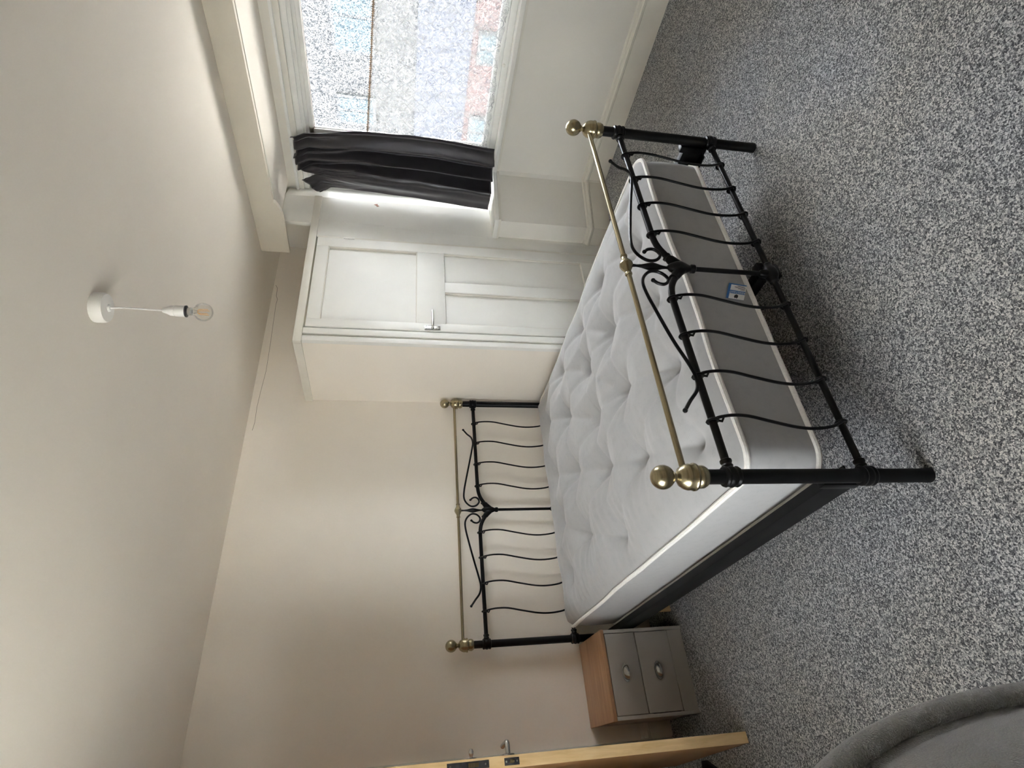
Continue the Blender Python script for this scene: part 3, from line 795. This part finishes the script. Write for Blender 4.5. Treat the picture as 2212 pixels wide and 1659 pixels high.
# ------------------------------------------------------------------ bedside cabinet
nx0, nx1, ny0, ny1 = -0.430, -0.029, 1.742, 2.112
ns = thing('bedside_cabinet', 'grey two-drawer bedside cabinet with oak top, left of the bed', 'cabinet', ((nx0 + nx1) / 2, (ny0 + ny1) / 2, 0))
b = MB(); b.box(nx0, nx0 + 0.016, ny0, ny1, 0, 0.422).box(nx1 - 0.016, nx1, ny0, ny1, 0, 0.422).box(nx0, nx1, ny1 - 0.006, ny1, 0.05, 0.422).box(nx0 + 0.015, nx1 - 0.015, ny0 + 0.012, ny1, 0.075, 0.09)
b.build('carcass', 'cabinet_grey', ns, bevel=0.001)
MB().box(nx0 + 0.0165, nx1 - 0.0165, ny0 + 0.006, ny0 + 0.02, 0, 0.078).build('plinth', 'cabinet_grey', ns)
MB().box(nx0 - 0.002, nx1 + 0.002, ny0 - 0.002, ny1 + 0.024, 0.4225, 0.440).build('top', 'oak_top', ns, bevel=0.0015)
for z0, z1 in ((0.2620, 0.4190), (0.082, 0.2575)):
    d = MB().box(nx0 + 0.0195, nx1 - 0.0195, ny0 - 0.001, ny0 + 0.016, z0, z1).build('drawer', 'cabinet_grey', ns, bevel=0.001)
    cx, cz = (nx0 + nx1) / 2, (z0 + z1) / 2 + 0.004
    b = MB()
    # cup pull: quarter dome, open underneath, on a flat flange
    n1, n2 = 16, 7; V_ = []; F_ = []
    for i in range(n1 + 1):
        for j in range(n2 + 1):
            a = PI * i / n1; t = j / n2 * PI / 2
            V_.append((cx - 0.033 * math.cos(a) * math.cos(t * 0.0 + 0) * (1 if j == 0 else math.cos(t) ** 0.75 if j < n2 else 0.0), ny0 - 0.001 - 0.023 * math.sin(a) * math.sin(t) - 0.002, cz - 0.012 + 0.026 * math.sin(a) * math.cos(t)))
    for i in range(n1):
        for j in range(n2):
            F_.append((i * (n2 + 1) + j, (i + 1) * (n2 + 1) + j, (i + 1) * (n2 + 1) + j + 1, i * (n2 + 1) + j + 1))
    # explicit dome: ellipse rim on the drawer, lip out front
    V_ = []; 
    for i in range(n1 + 1):
        a = PI * i / n1
        for j in range(n2 + 1):
            t = j / n2
            ang = t * PI / 2
            V_.append((cx - 0.034 * math.cos(a), ny0 - 0.003 - 0.024 * math.sin(a) ** 0.8 * math.sin(ang), cz - 0.014 + 0.028 * math.sin(a) ** 0.8 * math.cos(ang)))
    b.add(V_, F_)
    fl = [(cx + 0.042 * math.cos(2 * PI * k / 24), cz - 0.004 + 0.020 * math.sin(2 * PI * k / 24)) for k in range(24)]
    b.prism([(x, z if abs(x - cx) > 0.03 else z) for x, z in fl], ny0 - 0.0035, ny0 - 0.001, 'y')
    h = b.build('cup_handle', 'dark_nickel', d, ang=60)
    for sx in (-0.037, 0.037):
        MB().lathe([(0.0035, 0), (0.003, 0.0015), (0, 0.002)], (cx + sx, ny0 - 0.0035, cz - 0.004), (0, -1, 0), 8).build('screw', 'chrome', d)

# loose wooden board under the head of the bed
b = MB(); b.box(0.0, 0.40, 0.0, 0.016, 0.0, 0.075)
pk = b.build('wooden_board', 'base_wood', bevel=0.002)
pk.location = (0.060, 1.800, 0); pk.rotation_euler = (0, 0, math.radians(12))
tag(pk, 'short pale wooden board standing on the carpet under the bed', 'board')

# ------------------------------------------------------------------ pendant lamp
px, py = 0.741, 0.307
pl = thing('pendant_light', 'bare clear bulb hanging on a short white flex from a ceiling rose', 'lamp', (px, py, H))
MB().lathe([(0.047, 0.0), (0.048, -0.006), (0.048, -0.028), (0.044, -0.036), (0.012, -0.039), (0.010, -0.045), (0.0, -0.045)], (px, py, H), (0, 0, 1), 32).build('ceiling_rose', 'plastic_white', pl)
MB().tube(spline([(px, py, H - 0.04), (px + 0.003, py - 0.001, H - 0.09), (px + 0.001, py, H - 0.15), (px, py, H - 0.20)], 5), 0.0032, 8).build('flex', 'plastic_white', pl)
hz = H - 0.195
lh = MB().lathe([(0.004, 0.002), (0.007, 0.0), (0.010, -0.010), (0.016, -0.022), (0.017, -0.034), (0.0155, -0.0355), (0.0155, -0.037), (0.018, -0.038), (0.0185, -0.066), (0.017, -0.069), (0.0, -0.069)], (px, py, hz), (0, 0, 1), 20).build('lamp_holder', 'plastic_white', pl)
MB().lathe([(0.019, -0.067), (0.0195, -0.071), (0.016, -0.073), (0.0, -0.073)], (px, py, hz), (0, 0, 1), 20).build('holder_ring', 'lock_steel', lh)
MB().lathe([(0.0125, -0.070), (0.013, -0.072), (0.013, -0.084), (0.0115, -0.086), (0.0, -0.086)], (px, py, hz), (0, 0, 1), 16).build('bulb_cap', 'chrome', pl)
zc = hz - 0.120
bg = [(0.0115, hz - 0.085), (0.0125, hz - 0.090), (0.016, hz - 0.098)] + [(0.030 * math.cos(a), zc + 0.030 * math.sin(a)) for a in [0.75 - k * (0.75 + PI / 2) / 10 for k in range(11)]]
bu = MB().lathe([(r, z) for r, z in bg], (px, py, 0), (0, 0, 1), 24).build('bulb', 'bulb_glass', pl, ang=80)
b = MB(); b.lathe([(0.008, hz - 0.086), (0.006, hz - 0.098), (0.003, hz - 0.104), (0.0, hz - 0.105)], (px, py, 0), (0, 0, 1), 10); b.build('glass_stem', 'bulb_glass', bu)
for k in range(4):
    a = k * PI / 2 + 0.4
    MB().tube([(px + 0.003 * math.cos(a), py + 0.003 * math.sin(a), hz - 0.103), (px + 0.009 * math.cos(a), py + 0.009 * math.sin(a), hz - 0.108), (px + 0.010 * math.cos(a), py + 0.010 * math.sin(a), hz - 0.136)], 0.0011, 6).build('filament', 'filament', bu)

# ------------------------------------------------------------------ curtains
# net curtain on a sagging wire across the lower two thirds of the window
nc = thing('net_curtain', 'white lace net curtain on a stretched wire across the bay window', 'curtain', (3.03, 0.4, ZS))
def net_top(y): return 1.668 + (y - 0.27) * 0.062 + 0.010 * ((y - 0.3) / 0.9) ** 2
NY0, NY1 = -0.24, 1.205
nu, nv = 260, 40; V_ = []; F_ = []
for j in range(nv + 1):
    t = j / nv
    for i in range(nu + 1):
        y = NY0 + (NY1 - NY0) * i / nu
        lo = 0.905 + 0.018 * noise.noise(Vector((y * 3, 0, 4)))  + 0.006 * abs(math.sin(y * 28))
        z = net_top(y) + (lo - net_top(y)) * t
        sk = y + 0.05 * t * noise.noise(Vector((y * 2.5, 2, 0)))
        f1_ = noise.noise(Vector((sk * 7, 0.3, 0))); f2_ = noise.noise(Vector((sk * 19, 1.3, t * 0.6)))
        x = 3.048 + (0.016 * f1_ + 0.012 * f2_) * (0.35 + 0.65 * t)
        V_.append((x, y, z))
for j in range(nv):
    for i in range(nu):
        F_.append((j * (nu + 1) + i, j * (nu + 1) + i + 1, (j + 1) * (nu + 1) + i + 1, (j + 1) * (nu + 1) + i))
b = MB(); b.add(V_, F_); b.build('lace_panel', 'lace', nc, ang=80, fix=False)
b = MB(); b.tube([(3.045, NY0 + (NY1 - NY0) * i / 60, net_top(NY0 + (NY1 - NY0) * i / 60) - 0.006) for i in range(61)], 0.0035, 6); b.build('curtain_wire', 'net_cord', nc)
b = MB()
for i in range(120):
    y = NY0 + (NY1 - NY0) * (i + 0.5) / 120
    z = net_top(y) - 0.006
    b.tube([(3.043 + 0.006 * math.cos(a), y + 0.0012 * math.sin(a * 2), z + 0.010 * math.sin(a)) for a in [k * 2 * PI / 6 for k in range(6)]], 0.0013, 4, closed=True)
b.build('heading_stitches', 'net_cord', nc)['kind'] = 'stuff'

# dark curtain bunched at the left of the window, one end of its heading slipped off the hooks
dc = thing('dark_curtain', 'dark grey satin curtain bunched at the left side of the window', 'curtain', (2.9, 1.28, ZS))
def lerp(a, b_, t): return a + (b_ - a) * t
def pw(t, pts):
    for (t0, v0), (t1, v1) in zip(pts, pts[1:]):
        if t <= t1:
            q = (t - t0) / (t1 - t0); q = q * q * (3 - 2 * q) if len(pts) > 3 else q
            return lerp(v0, v1, q)
    return pts[-1][1]
nu, nv = 220, 90; V_ = []; F_ = []
for j in range(nv + 1):
    t = j / nv
    for i in range(nu + 1):
        s = i / nu
        ztop = pw(s, [(0, 2.205), (0.05, 2.178), (0.10, 2.190), (0.2, 2.180), (0.35, 2.197), (0.5, 2.182), (0.57, 2.165), (0.645, 2.078), (0.69, 2.072), (0.73, 2.105), (0.775, 2.163), (0.80, 2.160), (0.9, 2.105), (1.0, 2.052)])
        ytop = pw(s, [(0, 1.118), (0.3, 1.24), (0.57, 1.345), (0.66, 1.365), (0.72, 1.395), (0.77, 1.415), (1.0, 1.505)])
        yr = pw(t, [(0, 1.118), (0.08, 1.078), (0.35, 1.030), (0.7, 1.024), (1, 1.048)])
        yl = pw(t, [(0, 1.505), (0.03, 1.480), (0.07, 1.452), (0.45, 1.458), (1.0, 1.472)])
        ylin = lerp(yr, yl, s)
        ycomp = lerp(yr, yl, (ytop - 1.118) / (1.505 - 1.118))
        k = max(0, 1 - t / 0.45) ** 1.5
        y = lerp(ylin, ycomp, k)
        zb_ = lerp(0.868, 0.862, s)
        z = ztop + (zb_ - ztop) * t
        x = lerp(2.945, 2.905, t) - lerp(0.03, 0.095, t) * s
        g = 1 - max(0, min(1, (s - 0.52) / 0.12))         # gathers only where it still hangs on hooks
        x += k * g * 0.020 * math.sin(2 * PI * (s * 11 + 0.35 * noise.noise(Vector((s * 6, 0, t * 3)))))
        fold = math.sin(2 * PI * (pw(s, [(0, 0.0), (0.25, 0.9), (0.5, 2.0), (0.62, 2.5), (0.75, 2.75), (1, 3.05)])) + 0.9 + 0.5 * noise.noise(Vector((s * 2, t * 2.2, 6))))
        x += (1 - k) * 0.048 * fold * (1 if s < 0.62 else 0.55)
        x += 0.004 * noise.noise(Vector((s * 8, t * 9, 2))) * 1.0 + 0.010 * k * noise.noise(Vector((s * 25, t * 14, 8)))
        y += 0.006 * noise.noise(Vector((s * 5, t * 6, 12)))
        V_.append((x, y, z))
for j in range(nv):
    for i in range(nu):
        F_.append((j * (nu + 1) + i, j * (nu + 1) + i + 1, (j + 1) * (nu + 1) + i + 1, (j + 1) * (nu + 1) + i))
b = MB(); b.add(V_, F_); cu_ = b.build('drape', 'curtain_satin', dc, ang=180, fix=False)
md = cu_.modifiers.new('thickness', 'SOLIDIFY'); md.thickness = 0.002; md.offset = 0
# curtain track above the window head
ct = MB().box(2.985, 3.012, BY0 + 0.02, 1.60, 2.205, 2.222).build('curtain_track', 'frame_white', bevel=0.003)
tag(ct, 'white curtain track fixed along the head of the bay window', 'curtain track')

# ------------------------------------------------------------------ leather chair at the edge of the picture
ch = thing('office_chair', 'dark grey leather swivel chair, lightened as if strongly lit, beside the photographer, only the padded back in view', 'chair', (-0.82, -0.72, 0))
cpv = Vector((-0.558, -0.600, 0)); cq = Matrix.Rotation(math.radians(45), 3, 'Z')
ch.location = cpv + cq @ (Vector((-0.82, -0.72, 0)) - cpv); ch.rotation_euler = (0, 0, math.radians(45))
ccx, cyb = -0.820, -0.600
def back_outline(n=72, inset=0.0):
    pts = []
    for k in range(n):
        a = 2 * PI * k / n
        c, s = math.cos(a), math.sin(a)
        if s >= 0:
            pts.append((ccx + (0.250 - inset) * c, 0.72 + (0.488 - inset) * s))
        else:
            q = 3.2
            rr = (abs(c) ** q + abs(s) ** q) ** (-1 / q)
            pts.append((ccx + (0.250 - inset) * c * rr, 0.72 + (0.26 - inset) * s * rr))
    return pts
b = MB()
loops = [(0.0, 0.030), (0.0, 0.010), (0.010, -0.004), (0.022, -0.008), (0.034, -0.022), (0.055, -0.038), (0.10, -0.052), (0.16, -0.058), (0.22, -0.060)]
V_ = []; F_ = []; n = 72
for ins, dy in loops:
    V_ += [(x, cyb + dy, z) for x, z in back_outline(n, ins)]
for i in range(len(loops) - 1):
    for k in range(n):
        F_.append((i * n + k, i * n + (k + 1) % n, (i + 1) * n + (k + 1) % n, (i + 1) * n + k))
F_.append(tuple((len(loops) - 1) * n + k for k in range(n))); F_.append(tuple(reversed(range(n))))
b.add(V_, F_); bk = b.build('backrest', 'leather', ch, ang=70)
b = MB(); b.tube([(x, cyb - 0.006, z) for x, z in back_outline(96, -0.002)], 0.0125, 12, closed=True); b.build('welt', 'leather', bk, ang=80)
b = MB(); st = []
for k in range(48):
    a = 2 * PI * k / 48; q = 3.5; c, s = math.cos(a), math.sin(a); rr = (abs(c) ** q + abs(s) ** q) ** (-1 / q)
    st.append((ccx + 0.255 * c * rr, -0.865 + 0.235 * s * rr))
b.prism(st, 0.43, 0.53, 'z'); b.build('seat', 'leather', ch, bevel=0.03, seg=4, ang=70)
b = MB(); b.tube([(ccx, -0.56, 0.60), (ccx, -0.545, 0.48), (ccx, -0.60, 0.415), (ccx, -0.80, 0.41)], 0.022, 10); b.build('back_bracket', 'black_rail', ch)
b = MB(); b.lathe([(0.045, 0.41), (0.045, 0.43), (0.025, 0.39), (0.025, 0.20), (0.032, 0.19), (0.032, 0.07), (0.0, 0.07)], (ccx, -0.86, 0), (0, 0, 1), 16); b.build('gas_lift', 'black_rail', ch)
for k in range(5):
    a = 2 * PI * k / 5 + 0.3
    ex, ey = ccx + 0.29 * math.cos(a), -0.86 + 0.29 * math.sin(a)
    b = MB(); b.tube([(ccx, -0.86, 0.105), (lerp(ccx, ex, 0.5), lerp(-0.86, ey, 0.5), 0.10), (ex, ey, 0.075)], [0.026, 0.022, 0.016], 8); bl = b.build('base_spoke', 'black_rail', ch)
    MB().lathe([(0.001, -0.02), (0.024, -0.019), (0.027, -0.01), (0.027, 0.01), (0.024, 0.019), (0.001, 0.02)], (ex, ey, 0.027), (-math.sin(a), math.cos(a), 0), 14).build('castor', 'black_rubber', bl)

# ------------------------------------------------------------------ the street outside
tag(MB().box(-30, 30, -25, 30, -3.05, -3.0).build('ground_street', 'street'), 'tarmac street outside the window', kind='structure')
hs = thing('street_building', 'pale building across the street, glimpsed through the net curtain', 'building', (11.5, 5, -3))
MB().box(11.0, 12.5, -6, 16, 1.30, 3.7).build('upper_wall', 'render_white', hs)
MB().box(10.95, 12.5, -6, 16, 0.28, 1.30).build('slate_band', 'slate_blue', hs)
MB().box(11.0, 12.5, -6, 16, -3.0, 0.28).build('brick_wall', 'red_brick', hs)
for y0, y1, z0, z1 in ((3.30, 4.50, 2.15, 2.80), (5.45, 5.95, 2.15, 2.80), (1.2, 2.2, 2.15, 2.80), (7.2, 8.2, 2.15, 2.8), (3.9, 4.4, -0.5, 0.1), (5.6, 6.2, -0.5, 0.1)):
    f = MB().box(10.93, 11.02, y0 - 0.06, y1 + 0.06, z0 - 0.06, z1 + 0.06).build('window', 'far_frame', hs)
    ym = (y0 + y1) / 2
    for a_, b_ in ((y0, ym - 0.03), (ym + 0.03, y1)):
        MB().box(10.915, 10.94, a_, b_, z0, z1).build('pane', 'sky_pane', f)
